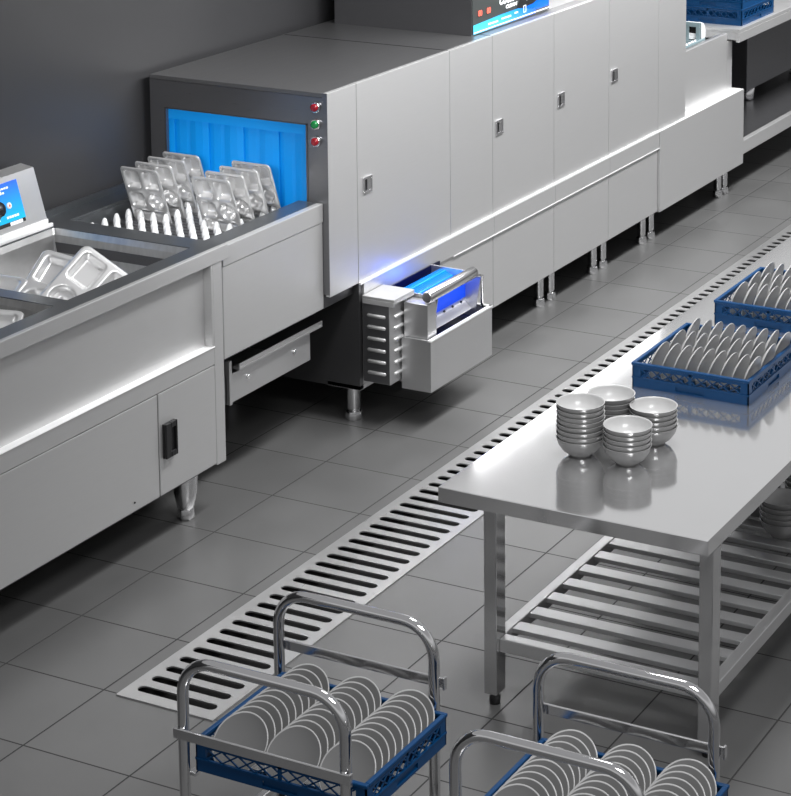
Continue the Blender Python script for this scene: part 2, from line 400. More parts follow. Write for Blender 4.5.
m = MB(); m.box(X0+.02, 12.39, 6.17, 6.19, ZS, ZT-.021).box(X0+.02, 12.39, 5.23, 6.17, ZS, ZS+.02).box(9.3, 9.32, 5.23, 6.17, ZS+.02, ZT-.021).box(12.37, 12.39, 5.22, 6.17, 1.25, ZT-.021)
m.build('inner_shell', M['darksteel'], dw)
# curtain strips
for k in range(9):
    y0 = 5.300+k*.0985
    m = MB(); n = 5
    for q in range(n):
        pass
    t0 = X0+.044+(k % 2)*.010
    prof = [(y0-.004, t0), (y0+.03, t0-.004), (y0+.07, t0-.004), (y0+.104, t0+.002)]
    pts = [(p[1], p[0]) for p in prof]+[(p[1]+.004, p[0]) for p in prof[::-1]]
    m.prism(pts, 'z', 1.09, 1.470)
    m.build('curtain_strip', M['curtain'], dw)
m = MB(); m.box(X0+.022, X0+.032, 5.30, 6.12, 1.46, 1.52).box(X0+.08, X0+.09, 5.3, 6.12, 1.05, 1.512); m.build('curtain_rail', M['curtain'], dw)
# indicator lamps
for z, c in ((1.601, 'red'), (1.522, 'green'), (1.442, 'red')):
    m = MB(); m.tube([(X0, 5.258, z), (X0-.014, 5.258, z), (X0-.016, 5.258, z)], [.026, .026, .022], seg=20); o = m.build('indicator_lamp', M['chrome'], dw)
    m = MB(); m.tube([(X0-.014, 5.258, z), (X0-.022, 5.258, z), (X0-.028, 5.258, z)], [.019, .018, .011], seg=20); l = m.build('lens', M[c], o); tag(l, c+' lens')
# upper front panels and doors
G = .005
def front_sheet(name, xa, xb, za, zb, y=5.2, mat='front', par=dw):
    m = MB(); m.box(xa+G/2, xb-G/2, y, y+.022, za, zb); return m.build(name, M[mat], par, bevel=.0015)
front_sheet('corner_panel', X0+.001, XL, ZS, ZT)
edges = [(XL, 9.337, 'door', (8.528, 1.168)), (9.337, 9.794, 'fixed_panel', None), (9.794, 10.519, 'door', (9.862, 1.168)), (10.519, 11.24, 'door', (10.60, 1.170)),
         (11.24, 11.96, 'door', (11.31, 1.176)), (11.96, 12.39, 'fixed_panel', None)]
for xa, xb, nm, lat in edges:
    d = front_sheet(nm, xa, xb, ZS, ZT)
    if lat:
        lx, lz = lat; m = MB()
        s = .040
        m.box(lx-s, lx+s, 5.192, 5.2, lz-s, lz-s+.012).box(lx-s, lx+s, 5.192, 5.2, lz+s-.012, lz+s).box(lx-s, lx-s+.012, 5.192, 5.2, lz-s+.012, lz+s-.012).box(lx+s-.012, lx+s, 5.192, 5.2, lz-s+.012, lz+s-.012)
        la = m.build('latch', M['satin'], d, bevel=.002)
        m = MB(); m.box(lx-s+.012, lx-.004, 5.1985, 5.1995, lz-s+.012, lz+s-.012); m.build('recess', M['black'], la)
        m = MB(); m.box(lx-.004, lx+s-.012, 5.194, 5.1995, lz-s+.012, lz+s-.012); m.build('paddle', M['satin'], la, bevel=.002)
m = MB(); m.box(XL, 12.39, 5.215, 5.222, ZS, ZT-.03); m.build('door_backing', M['black'], dw)
# lower cabinet
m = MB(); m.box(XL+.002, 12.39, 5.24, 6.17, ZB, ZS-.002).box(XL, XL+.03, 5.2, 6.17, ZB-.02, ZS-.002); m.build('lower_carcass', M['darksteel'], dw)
low = [(XL+.03, 9.794), (9.794, 10.519), (10.519, 11.24), (11.24, 11.96)]
for xa, xb in low:
    front_sheet('lower_panel', xa, xb, ZB, .600, y=5.2)
    m = MB(); m.box(xa+.0015, xb-.0015, 5.19, 5.222, .603, ZS-.006); m.build('rail_panel', M['front'], dw, bevel=.002)
m = MB(); m.box(XL, 11.96, 5.188, 5.2, ZS-.007, ZS+.003); m.build('ledge_highlight', M['bright'], dw)  # highlight on the step painted as a pale strip
m = MB(); m.box(9.35, 11.96, 5.188, 5.2, .5985, .603); m.build('ledge_highlight', M['bright'], dw)  # second painted highlight, along the rail joint
front_sheet('lower_end_panel', 11.96, 13.37, ZB-.005, .706, y=5.185)
m = MB(); m.box(12.4, 13.36, 5.21, 6.17, ZB, ZS-.004); m.build('unload_cabinet', M['darksteel'], dw)
m = MB(); m.box(11.965, 13.365, 5.187, 5.3, .703, .7075); m.build('ledge_highlight', M['bright'], dw)  # glow on the ledge top put into a pale strip
front_sheet('unload_front_panel', 12.39, 13.24, .708, 1.1, y=5.26)
m = MB(); m.box(13.243, 13.335, 5.262, 5.29, .708, 1.04); m.build('unload_corner_panel', M['front'], dw, bevel=.002)
m = MB(); m.box(12.4, 13.18, 5.285, 5.30, 1.0, 1.1).box(12.4, 13.25, 5.3, 6.15, .72, 1.0); m.build('unload_bed', M['steel'], dw)
m = MB()
rr = .075; cxx, czz = 13.12, 1.10
xp = 13.03
m.box(xp, xp+.01, 5.37, 6.05, 1.165, 1.195).box(xp, xp+.01, 5.37, 6.05, 1.03, 1.075)
for k in range(9): m.box(xp, xp+.01, 5.37+k*.08, 5.37+k*.08+.03, 1.075, 1.165)
m.box(12.4, 13.1, 5.36, 5.37, 1.0, 1.085)
m.build('unload_belt', M['palecyan'], dw, bevel=.002)
m = MB(); m.tube([(cxx, 5.40, czz), (cxx, 6.05, czz)], rr+.006, seg=28); m.build('end_roller', M['peg'], dw)
m = MB(); m.box(xp+.012, xp+.02, 5.37, 6.05, 1.03, 1.19); m.build('slot_shade_sheet', M['void'], dw)  # dark sheet behind the slots in place of shaded depth
for k in range(14):
    o = bpy.data.objects.new('peg', pgme); COL.objects.link(o); o.parent = dw; o.location = Vector((12.72+(k%7)*.05, 5.40+(k//7)*.09, 1.03))-world_loc(dw)
# feet
def foot(fx, fy, par, h=.2, r=.026):
    m = MB(); m.lathe([(0, h), (r+.006, h), (r+.006, h-.012), (r, h-.014), (r, .055), (r-.006, .052), (r-.006, .045)], seg=20, c=(fx, fy, 0))
    m.lathe([(r-.006, .045), (r+.006, .042), (r+.010, .012), (r+.006, 0), (0, 0)], seg=8, c=(fx, fy, 0))
    m.build('foot', M['satin'], par, bevel=.001)
for fx in (8.52, 9.80, 10.50, 10.64, 11.20, 11.335, 11.91, 12.04, 13.16, 13.27):
    foot(fx, 5.285, dw, r=.034 if fx < 9 else .026); 
for fx in (8.52, 9.80, 10.55, 11.26, 11.96, 13.2): foot(fx, 6.0, dw)
m = MB(); m.box(XL, 8.62, 5.2, 5.38, .178, .199); m.build('foot_plate', M['steel'], dw)
# control tower on top
m = MB(); m.box(9.735, 12.2, 5.29, 6.12, ZT, 2.3); ct = m.build('control_tower', M['front'], dw)
m = MB(); m.box(9.728, 9.735, 5.288, 6.12, ZT, 2.3); m.build('tower_side_shade', M['endface'], ct)  # thin darker sheet paints the shaded end of the tower
py = 5.287
def ppoly(name, pts, mat, off, par, t=.0015):
    m = MB(); m.prism(pts, 'y', py-off-t, py-off); return m.build(name, M[mat], par)
pn = ppoly('control_panel', [(9.735, 1.672), (10.625, 1.672), (10.625, 1.93), (9.735, 1.93)], 'panelgrey', 0, ct, .003)
ppoly('blue_field', [(10.1, 1.695), (10.62, 1.695), (10.62, 1.925), (10.56, 1.925), (10.55, 1.80), (10.52, 1.76), (10.42, 1.735), (10.25, 1.725), (10.1, 1.73)], 'panelblue', .003, pn)
ppoly('black_field', [(10.22, 1.728), (10.42, 1.735), (10.52, 1.76), (10.55, 1.80), (10.56, 1.925), (10.34, 1.925), (10.28, 1.79)], 'black', .0045, pn)
ppoly('cyan_wave', [(9.738, 1.674), (10.45, 1.676), (10.45, 1.70), (10.25, 1.735), (10.05, 1.733), (9.738, 1.722)], 'wavegrad', .0055, pn)
ppoly('white_line', [(9.738, 1.680), (10.62, 1.682), (10.62, 1.688), (9.738, 1.684)], 'white', .0075, pn)
rx = (PI/2, 0, 0)
text('80', .042, M['redprint'], (9.81, py-.008, 1.776), rx, pn, 'display_digits', bold=.0006)
text('80', .042, M['redprint'], (9.905, py-.008, 1.776), rx, pn, 'display_digits', bold=.0006)
text('COUKAIN', .055, M['white'], (10.15, py-.008, 1.805), rx, pn, 'logo_lettering', shear=.25, bold=.003, width=.26)
text('CLEAN', .026, M['white'], (10.16, py-.008, 1.765), rx, pn, 'logo_lettering', shear=.2, bold=.0012, width=.13)
m = MB()
for cx in (10.34, 10.42, 10.49):
    for cz in (1.765, 1.785, 1.808): m.box(cx, cx+.009, py-.0085, py-.006, cz, cz+.009)
for x0, n, z in ((9.90, 8, 1.700), (10.05, 8, 1.705), (10.20, 3, 1.712)):
    for k in range(n): m.box(x0+k*.014, x0+k*.014+.010, py-.0085, py-.0072, z, z+.009)
for a, b2, c2, d2 in ((10.305, 10.335, 1.702, 1.705), (10.305, 10.335, 1.738, 1.741), (10.305, 10.309, 1.702, 1.741), (10.331, 10.335, 1.702, 1.741)): m.box(a, b2, py-.0085, py-.0072, c2, d2)
m.build('printed_icons', M['white'], pn)

# ------------------------------------------------------------------ FILTER UNIT (louvred box + trough)
fu_ = thing('filter_unit', (8.8, 5.05, 0), 'pull-out filter trough with louvred box and glowing blue filter on the machine front', 'filter trough')
BX0, BX1, BY0, BY1, BZ0, BZ1 = 8.455, 8.620, 5.04, 5.186, .225, .635
m = MB(); m.box(BX0, BX1, BY0, BY1, BZ0, BZ1); lb = m.build('louvred_box', M['steel'], fu_, bevel=.003)
m = MB(); m.box(BX0-.006, BX1+.022, BY0-.028, BY1, BZ1, BZ1+.014).box(BX0-.006, BX0, BY0-.028, BY1, BZ1-.025, BZ1).box(BX0, BX1+.022, BY0-.028, BY0-.022, BZ1-.012, BZ1); m.build('lid', M['front'], lb, bevel=.002)
m = MB(); m.box(BX0-.001, BX0, BY0+.004, BY1, BZ0+.003, BZ1-.026); m.build('side_shade_sheet', M['endface'], lb)  # darker facing paints the shaded side of the box
for k in range(6):
    z = .555-k*.056
    m = MB()
    pts = [(BX0, BY0+.022, z), (BX0-.001, BY0+.028, z), (BX0-.001, BY1-.030, z), (BX0, BY1-.024, z)]
    m.tube(pts, [.005, .009, .009, .005], seg=12); m.build('louvre', M['front'], lb)
    z -= .006
    m = MB(); m.tube([(BX0+.040, BY0, z), (BX0+.048, BY0-.001, z), (BX1-.048, BY0-.001, z), (BX1-.040, BY0, z)], [.005, .009, .009, .005], seg=12); m.build('louvre', M['front'], lb)
TX0, TX1, TY0, TZ0, TZ1 = 8.55, 9.165, 4.874, .185, .437
def Lp(i): # L footprint inset
    return [(TX0+i, TY0+i), (TX1-i, TY0+i), (TX1-i, 5.186-i), (8.628+i, 5.186-i), (8.628+i, 5.033-i), (TX0+i, 5.033-i)]
m = MB(); o_ = Lp(0); i_ = Lp(.014)
ob = [m.b.verts.new((*p, TZ0)) for p in o_]; ot = [m.b.verts.new((*p, TZ1)) for p in o_]; it = [m.b.verts.new((*p, TZ1)) for p in i_]; ib = [m.b.verts.new((*p, TZ0+.02)) for p in i_]
n = 6
m.b.faces.new(ob); m.b.faces.new(ib)
for A, B in ((ob, ot), (ot, it), (it, ib)):
    for k in range(n): m.b.faces.new([A[k], A[(k+1) % n], B[(k+1) % n], B[k]])
tr = m.build('trough', M['steel'], fu_)
m = MB(); m.box(TX0-.003, TX1+.003, TY0-.003, TY0+.016, TZ1-.004, TZ1+.004).box(TX1-.014, TX1+.003, TY0, 5.186, TZ1-.004, TZ1+.004); m.build('trough_lip', M['bright'], tr)
m = MB(); m.prism([(x_, y_) for x_, y_ in Lp(.016)], 'z', .34, .38); o = m.build('dark_liner', plain('navy_liner', (.004, .006, .03), .25), tr)
# end cheeks, perforated slope, handle
for xx in (8.665, 9.10):
    m = MB(); m.prism([(4.93, .43), (4.90, .605), (4.935, .62), (5.186, .625), (5.186, .43)], 'x', xx, xx+.008); m.build('end_cheek', M['steel'], fu_, bevel=.001)
m = MB(); m.box(8.570, 8.655, 4.90, 5.030, .43, .605); m.build('handle_bracket', M['steel'], fu_, bevel=.003)
m = MB(); m.prism([(4.955, .43), (4.96, .43), (5.04, .51), (5.035, .515)], 'x', 8.675, 9.10); m.build('perforated_slope', M['bright'], fu_)
m = MB()
for k in range(5): m.tube([(8.72+k*.085, 4.992, .470), (8.72+k*.085, 4.988, .474)], .006, seg=10)
m.build('slope_hole', M['black'], fu_)
m = MB(); m.tube([(8.560, 4.9, .645), (8.568, 4.9, .645), (9.02, 4.9, .645), (9.028, 4.9, .645)], [.024, .029, .029, .024], seg=20); m.build('handle_bar', M['satin'], fu_)
m = MB(); m.tube([(8.62, 4.9, .645), (8.62, 4.93, .60)], .016).tube([(9.00, 4.9, .645), (9.10, 4.92, .605)], .012).tube([(9.12, 4.905, .44), (9.12, 4.905, .60), (9.03, 4.9, .635)], .008); m.build('handle_stay', M['satin'], fu_)
m = MB()
cy, cz, rad = 5.13, .485, .122
arc = [(cy-rad*math.cos(t), cz+rad*math.sin(t)) for t in [i*PI/2/10 for i in range(11)]]
m.prism(arc+[(cy, cz+rad-.02)]+[(cy-(rad-.02)*math.cos(t), cz+(rad-.02)*math.sin(t)) for t in [i*PI/2/10 for i in range(9, -1, -1)]], 'x', 8.68, 9.095)
m.prism([(4.985, .49), (4.995, .49), (4.995, .575), (4.985, .575)], 'x', 8.68, 9.095)
fb = m.build('filter_screen', M['brush'], fu_)
m = MB()
for k in range(24):
    x = 8.695+k*.0172
    m.tube([(x, cy-(rad+.004)*math.cos(t), cz+(rad+.004)*math.sin(t)) for t in [i*PI/2/6 for i in range(7)]], .003, seg=6)
for t in (.25, .6, .95, 1.3): m.tube([(8.68, cy-(rad+.006)*math.cos(t), cz+(rad+.006)*math.sin(t)), (9.095, cy-(rad+.006)*math.cos(t), cz+(rad+.006)*math.sin(t))], .004, seg=6)
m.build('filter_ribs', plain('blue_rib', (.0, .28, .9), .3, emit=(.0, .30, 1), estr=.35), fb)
m = MB(); m.box(8.63, 9.188, 5.180, 5.186, .44, .622); m.build('hatch_shade_sheet', plain('navy_shade', (.003, .004, .03), .3, .3), fu_)  # flat navy sheet stands in for the dark, blue-lit opening

# ------------------------------------------------------------------ mess trays
def sd_rrect(x, y, cx, cy, hx, hy, r):
    qx, qy = abs(x-cx)-hx+r, abs(y-cy)-hy+r
    return math.hypot(max(qx, 0), max(qy, 0))+min(max(qx, qy), 0)-r
def tray_mesh(W=.215, H=.30, D=.034):
    m = MB(); nx, ny = 56, 78; g = []
    pockets = [('r', -.050, .085, .042, .050), ('r', .050, .085, .042, .050), ('r', -.052, -.025, .040, .042), ('c', .050, -.025, .042, .042), ('r', 0, -.108, .092, .028)]
    for j in range(ny+1):
        row = []
        for i in range(nx+1):
            x = -W/2+W*i/nx; y = -H/2+H*j/ny; z = 0
            for k, cx, cy, hx, hy in pockets:
                s = sd_rrect(x, y, cx, cy, hx, hy, .016) if k == 'r' else math.hypot(x-cx, y-cy)-hx
                t = min(max(-s/.015, 0), 1); t = t*t*(3-2*t); z = min(z, -D*t)
            s = sd_rrect(x, y, 0, 0, W/2, H/2, .022)
            if s > 0:
                r = .022; cx = math.copysign(W/2-r, x); cy = math.copysign(H/2-r, y); d = Vector((x-cx, y-cy)); d = d.normalized()*r; x, y = cx+d.x, cy+d.y
                s = 0
            e = -s
            if e < .004: z = z-.004*(1-e/.004)
            row.append(m.b.verts.new((x, y, z)))
        g.append(row)
    for j in range(ny):
        for i in range(nx):
            f = m.b.faces.new([g[j][i], g[j][i+1], g[j+1][i+1], g[j+1][i]]); f.smooth = True
    return m.mesh('mess_tray', M['traysteel'])
TM = tray_mesh()
def tray(mat, label, group):
    o = bpy.data.objects.new('mess_tray', TM); COL.objects.link(o); o.matrix_world = mat
    md = o.modifiers.new('thickness', 'SOLIDIFY'); md.thickness = .0016; md.offset = 0
    return tag(o, label, 'tray', group)
ordn = ['front', 'second', 'third', 'rearmost']
def basis(xa, ya, o):
    xa = Vector(xa).normalized(); ya = Vector(ya); ya = (ya-xa*ya.dot(xa)).normalized(); za = xa.cross(ya)
    R = Matrix((xa, ya, za)).transposed().to_4x4(); R.translation = o; return R
for c, (yc, nm, xs) in enumerate(((5.925, 'left', 7.835), (5.53, 'right', 7.835))):
    for k in range(4):
        tl = .36
        ya = Vector((-math.sin(tl), 0, math.cos(tl)))
        xa = Vector((0, -1, 0))
        base = Vector((xs+k*.105, yc+random.uniform(-.006, .006), 1.060))
        # pockets recede away from the viewer (+X side)
        tray(basis(xa, ya, base+ya*.15), '%s steel compartment tray standing in the %s row on the loading conveyor' % (ordn[k], nm), 'trays standing on the loading conveyor')
# trays lying in the sink basins
TML = TM.copy(); TML.transform(Matrix.Diagonal((-1.42, 1.42, 1.1, 1))); TML.flip_normals(); TML.materials.clear(); TML.materials.append(M['traybright'])
def lying(P, lx, ly, xa, ya, lab):
    """tray whose local point (lx, ly) sits at P"""
    B = basis(xa, ya, Vector((0, 0, 0)))
    B.translation = Vector(P)-B.to_3x3() @ Vector((lx, ly, -.03))
    o = tray(B, lab, 'trays soaking in the sink'); o.data = TML
lying((6.875, 5.72, 1.105), -.071, .121, (.2, -.95, -.2), (.8, -.1, .5), 'steel compartment tray propped up in the middle of the sink basin')
lying((6.91, 5.572, 1.12), -.071, .121, (.15, -.8, -.5), (.65, -.15, .5), 'steel compartment tray slumped beside the front rim of the right basin')
lying((6.63, 5.80, 1.075), .0625, .106, (.3, -.95, -.1), (.9, .2, .2), 'steel compartment tray by the basin divider, cut by the left frame edge')
lying((6.22, 5.46, 1.09), .0625, .106, (.5, -.85, -.1), (.8, .4, .3), 'steel compartment tray in the left basin, only its corner in view')

# ------------------------------------------------------------------ UNLOADING TABLE (far right)
ut = thing('unloading_table', (14.6, 5.7, 0), 'stainless table with lower shelf beyond the dishwasher outlet', 'table')
m = MB(); m.box(13.28, 16.3, 5.19, 6.2, 1.10, 1.125).box(13.28, 16.3, 5.19, 5.215, 1.035, 1.10).box(13.28, 13.31, 5.215, 6.2, 1.05, 1.10); m.build('tabletop', M['front'], ut, bevel=.003)
m = MB(); m.box(13.38, 16.3, 5.2, 5.24, .245, .338).box(13.42, 16.3, 5.9, 5.95, .25, .338).box(13.38, 13.42, 5.24, 6.1, .25, .338); m.build('lower_shelf', M['front'], ut, bevel=.003)
m = MB(); m.box(13.42, 16.3, 5.24, 5.9, .305, .315); m.build('shelf_shade_sheet', M['endface'], ut)  # dark sheet stands in for the shaded interior of an open frame
for lx in (13.44, 16.2):
    for ly in (5.60, 6.1):
        m = MB(); m.box(lx, lx+.045, ly, ly+.045, 0 if ly > 6 or lx > 16 else .0, 1.10); m.build('leg', M['steel'], ut)
uu = thing('heater_unit', (15.4, 5.85, .315), 'dark steel box on short feet standing on the shelf under the unloading table', 'box')
m = MB(); m.box(14.55, 16.0, 5.62, 6.1, .42, .95); m.build('body', M['endface'], uu, bevel=.005)
for lx in (14.75, 15.8):
    m = MB(); m.lathe([(0, .42), (.06, .42), (.05, .33), (.05, .315), (0, .315)], c=(lx, 5.7, 0)); m.build('foot', M['satin'], uu)

# ------------------------------------------------------------------ PREP TABLE
TX, TXE, TYA, TYB, TT = 6.266, 10.4, 2.532, 3.548, .8
pt = thing('steel_table', (8.3, 3.0, 0), 'stainless work table holding bowl stacks and blue plate racks', 'table')
m = MB(); m.box(TX, TXE, TYA, TYB, TT-.055, TT); m.build('tabletop', M['table'], pt, bevel=.0025)
LYA, LYB = 2.533, 3.345
LW = .050; LX = .07
for lx in (6.315, TXE-.09):
    for ly in (LYA, LYB):
        m = MB(); m.box(lx, lx+LX, ly, ly+LW, .045, TT-.056); lg = m.build('leg', M['leg'], pt, bevel=.003)
        m = MB(); m.lathe([(0, .045), (.014, .045), (.014, .03), (.020, .026), (.020, 0), (0, 0)], seg=16, c=(lx+LX/2, ly+LW/2, 0)); m.build('adjuster_foot', M['black'], lg)
SZT = .25
m = MB(); m.box(6.34, 6.385, LYA+LW, LYB, SZT-.05, SZT).box(6.387, TXE-.08, LYA+.002, LYA+.045, SZT-.05, SZT).box(6.387, TXE-.08, LYB, LYB+.043, SZT-.05, SZT)
m.build('shelf_frame', M['steel'], pt, bevel=.003)
k = 0; x = 6.435
while x < TXE-.15:
    m = MB(); m.box(x, x+.062, LYA+.045, LYB, SZT-.02, SZT-.002); m.build('shelf_slat', M['steel'], pt, bevel=.002); x += .135

# ------------------------------------------------------------------ bowls
bp = [(0, .004), (.040, .004), (.043, 0), (.046, 0), (.048, .008), (.070, .022), (.087, .045), (.0945, .068), (.0955, .071), (.0925, .071), (.0905, .066), (.083, .046), (.067, .027), (.046, .014), (0, .012)]
bmi = [0]*len(bp)
bp = [(a_*.93, b_) for a_, b_ in bp]
m = MB(); m.lathe(bp, seg=40, mi=[0]*8+[1]*6); BM = m.mesh('bowl', [M['bowl'], M['bowlin']])
oname = ['topmost', 'second', 'third', 'fourth', 'fifth', 'sixth', 'seventh', 'eighth']
def stack(x, y, z, n, where, group, pitch=.0195):
    for k in range(n):
        o = bpy.data.objects.new('bowl', BM); COL.objects.link(o)
        o.location = (x+random.uniform(-.001, .001), y+random.uniform(-.001, .001), z+k*pitch); o.rotation_euler.z = random.uniform(0, 6)
        i = n-1-k
        pos = 'topmost bowl' if i == 0 else ('bottom bowl' if k == 0 else oname[i]+' bowl from the top')
        tag(o, 'grey %s of %s' % (pos, where), 'bowl', group)
stack(6.762, 3.235, .8, 8, 'the tall stack of eight on the table', 'bowls in the tall left stack', .0185)
stack(6.985, 3.215, .8, 6, 'the stack half hidden behind the tall stack', 'bowls in the rear stack', .0185)
stack(6.985, 3.045, .8, 5, 'the stack nearest the blue rack', 'bowls in the right stack', .0185)
stack(6.765, 3.05, .8, 5, 'the front stack on the tabletop', 'bowls in the front stack', .0185)
stack(7.62, 2.77, SZT-.002, 5, 'the nearest stack under the table', 'bowls on the lower shelf', .0215)
stack(7.78, 2.93, SZT-.002, 4, 'the rear stack on the slatted shelf', 'bowls at the back of the lower shelf', .0215)
stack(7.90, 2.77, SZT-.002, 6, 'the farthest stack on the slatted shelf', 'bowls in the far shelf stack', .0215)

# ------------------------------------------------------------------ dish racks
def rack(x0, y0, z0, sx, sy, h, label, group, pegs=True):
    t = thing('dish_rack', (x0+sx/2, y0+sy/2, z0), label, 'dish rack', group)
    def P(u, v, w, side):  # u along side, w up, v inward
        return {'f': (x0+v, y0+u, z0+w), 'b': (x0+sx-v, y0+u, z0+w), 'r': (x0+u, y0+v, z0+w), 'l': (x0+u, y0+sy-v, z0+w)}[side]
    rim = MB(); T = .012
    for a in ((x0-.004, x0+T, y0-.004, y0+sy+.004), (x0+sx-T, x0+sx+.004, y0-.004, y0+sy+.004), (x0+T, x0+sx-T, y0-.004, y0+T), (x0+T, x0+sx-T, y0+sy-T, y0+sy+.004)):
        rim.box(*a, z0+h-.012, z0+h)
    rim.build('rim', M['blue'], t, bevel=.003)
    for side, L in (('f', sy), ('b', sy), ('r', sx), ('l', sx)):
        m = MB(); W = .005
        def bx(u0, u1, w0, w1, v0=0, v1=W):
            a = P(u0, v0, w0, side); b = P(u1, v1, w1, side)
            m.box(min(a[0], b[0]), max(a[0], b[0]), min(a[1], b[1]), max(a[1], b[1]), min(a[2], b[2]), max(a[2], b[2]))
        zl, zh = h*.42, h-.012
        # lower solid band with a handle notch
        c = L/2
        bx(0, c-.06, 0, zl); bx(c+.06, L, 0, zl); bx(c-.06, c+.06, h*.26, zl); bx(c-.06, c+.06, 0, .008)
        bx(c-.06, c+.06, .008, h*.26, .006, .009); bx(0, L, zl-.006, zl, -.003, 0)
        bx(0, .035, zl, zh); bx(L-.035, L, zl, zh); bx(.035, L-.035, zh-.012, zh)
        bx(c-.006, c+.006, zl, zh)
        # diagonal lattice
        nn = 9; step = (L-.07)/nn
        for q in range(nn):
            u0 = .035+q*step; u1 = u0+step
            m.bar(P(u0, W/2, zl, side), P(u1, W/2, zh-.01, side), .0035, .0045, up=P(0, 1, 0, side) if False else (0, 0, 1))
            m.bar(P(u0, W/2, zh-.01, side), P(u1, W/2, zl, side), .0035, .0045)
        m.build('side_wall', M['blue'], t)
    m = MB(); n = 9
    for k in range(n+1):
        a = x0+.01+(sx-.02)*k/n; m.box(a-.003, a+.003, y0+.008, y0+sy-.008, z0+.004, z0+.012)
        a = y0+.01+(sy-.02)*k/n; m.box(x0+.008, x0+sx-.008, a-.003, a+.003, z0+.004, z0+.012)
    m.box(x0+sx/3-.004, x0+sx/3+.004, y0+.008, y0+sy-.008, z0+.012, z0+.05).box(x0+2*sx/3-.004, x0+2*sx/3+.004, y0+.008, y0+sy-.008, z0+.012, z0+.05)
    m.build('base_grid', M['blue'], t)
    return t
def plate_mesh(R, name, face):
    m = MB(); pr = [(0, 0), (R*.55, 0), (R*.60, .001), (R*.97, .012), (R, .0145), (R, .017), (R*.955, .0155), (R*.60, .0045), (0, .0035)]
    m.lathe(pr, seg=48, mi=[0, 0, 0, 0, 1, 1, 0, 0]); return m.mesh(name, [face, M['rimwhite']])
PA = plate_mesh(.078, 'plate', M['platelight'])
PB = plate_mesh(.091, 'plate', M['plate'])
num = ['first', 'second', 'third', 'fourth', 'fifth', 'sixth', 'seventh', 'eighth', 'ninth', 'tenth', 'eleventh', 'twelfth']
def table_rack(x0, y0, cols, lab, rlabel, group):
    rack(x0, y0, .8, .55, .49, .1, rlabel, 'blue dish racks')
    rows = ['front', 'middle', 'back']
    for r in range(3):
        for c in range(cols):
            o = bpy.data.objects.new('plate', PA); COL.objects.link(o)
            yy = y0+.49-.048-c*.049; xx = x0+.100+r*.165
            tl = .29
            # disc axis along Y, top leaning to -Y
            o.rotation_euler = (PI/2+tl, 0, random.uniform(-.05, .05))
            o.location = (xx, yy-.01, .8+.012+.078*math.cos(tl)+.008)
            tag(o, 'grey plate in the %s row of the %s, %s from the left' % (rows[r], lab, num[c]), 'plate', group)
table_rack(7.50, 2.872, 9, 'nearer table rack', 'open blue plastic rack full of tilted plates, nearer on the steel table', 'plates in the nearer table rack')
table_rack(8.39, 2.885, 6, 'farther table rack', 'open blue plastic rack of plates farther along the steel table, cut by the frame', 'plates in the farther table rack')

# racks on the unloading table
rack(13.40, 5.22, 1.125, .60, .5, .115, 'lower blue plastic rack stacked on the far unloading table', 'racks on the unloading table')
rack(13.40, 5.22, 1.241, .60, .5, .115, 'upper blue plastic rack stacked on the far unloading table', 'racks on the unloading table')

# ------------------------------------------------------------------ trolleys
def trolley(dy, label):
    t = thing('rack_trolley', (5.09, 3.32+dy, 0), label, 'trolley', 'chrome rack trolleys')
    ya, yb, zt, r, R = 3.045+dy, 3.602+dy, .787, .0172, .105
    def arcp(cy, cz, a0, a1, n=8): return [(cy+R*math.cos(a0+(a1-a0)*i/n), cz+R*math.sin(a0+(a1-a0)*i/n)) for i in range(n+1)]
    for hx in (4.84, 5.345):
        pts = [(yb, .09), (yb, .3), (yb, .5)]+arcp(yb-R, zt-R, 0, PI/2)+arcp(ya+R, zt-R, PI/2, PI)+[(ya, .5), (ya, .3), (ya, .09)]
        m = MB(); m.tube([(hx, p[0], p[1]) for p in pts], r, seg=20); h = m.build('hoop_handle', M['chrome'], t)
        for yy in (ya, yb):
            m = MB(); m.lathe([(0, .09), (.02, .09), (.02, .075), (0, .075)], seg=14, c=(hx, yy, 0)); m.box(hx-.022, hx-.016, yy-.02, yy+.02, .03, .08).box(hx+.016, hx+.022, yy-.02, yy+.02, .03, .08)
            m.tube([(hx-.015, yy, .036), (hx+.015, yy, .036)], .036, seg=24); m.build('caster', M['black'], h)
    for hx, sg, z in ((4.84-.0195, -1, .56), (5.345+.0195, 1, .603)):
        m = MB(); m.box(hx-.004, hx+.004, ya-.028, yb+.022, z-.016, z+.016).box(hx-.008, hx+.008, ya-.030, ya-.022, z-.02, z+.02); m.build('crossbar', M['satin'], t, bevel=.002)
    for yy in (ya+.02, yb-.02):
        m = MB(); m.box(4.85, 5.335, yy-.012, yy+.012, .418, .430); m.build('support_rail', M['satin'], t, bevel=.002)
        m = MB(); m.box(4.85, 5.335, yy-.012, yy+.012, .16, .18); m.build('lower_rail', M['satin'], t, bevel=.002)
    return t
def trolley_rack(dy, nm, rlabel, group):
    x0, y0, sx, sy, z0, h = 4.862, 2.992+dy, .462, .585, .432, .1
    rack(x0, y0, z0, sx, sy, h, rlabel, 'blue dish racks on trolleys')
    rows = ['left', 'middle', 'right']
    for r in range(3):
        for k in range(10):
            o = bpy.data.objects.new('plate', PB); COL.objects.link(o)
            yy = y0+sy-.108-r*.185; xx = x0+.070+k*.0375
            tl = .74
            o.rotation_euler = (0, -(PI/2-tl), random.uniform(-.03, .03))
            o.location = (xx+.012, yy, z0+.002+.090*math.cos(tl))
            tag(o, 'grey plate in the %s row of the %s rack, %s from the front' % (rows[r], nm, num[k]), 'plate', group)
trolley(0, 'chrome trolley with two hoop handles over the slotted drain, the left of two')
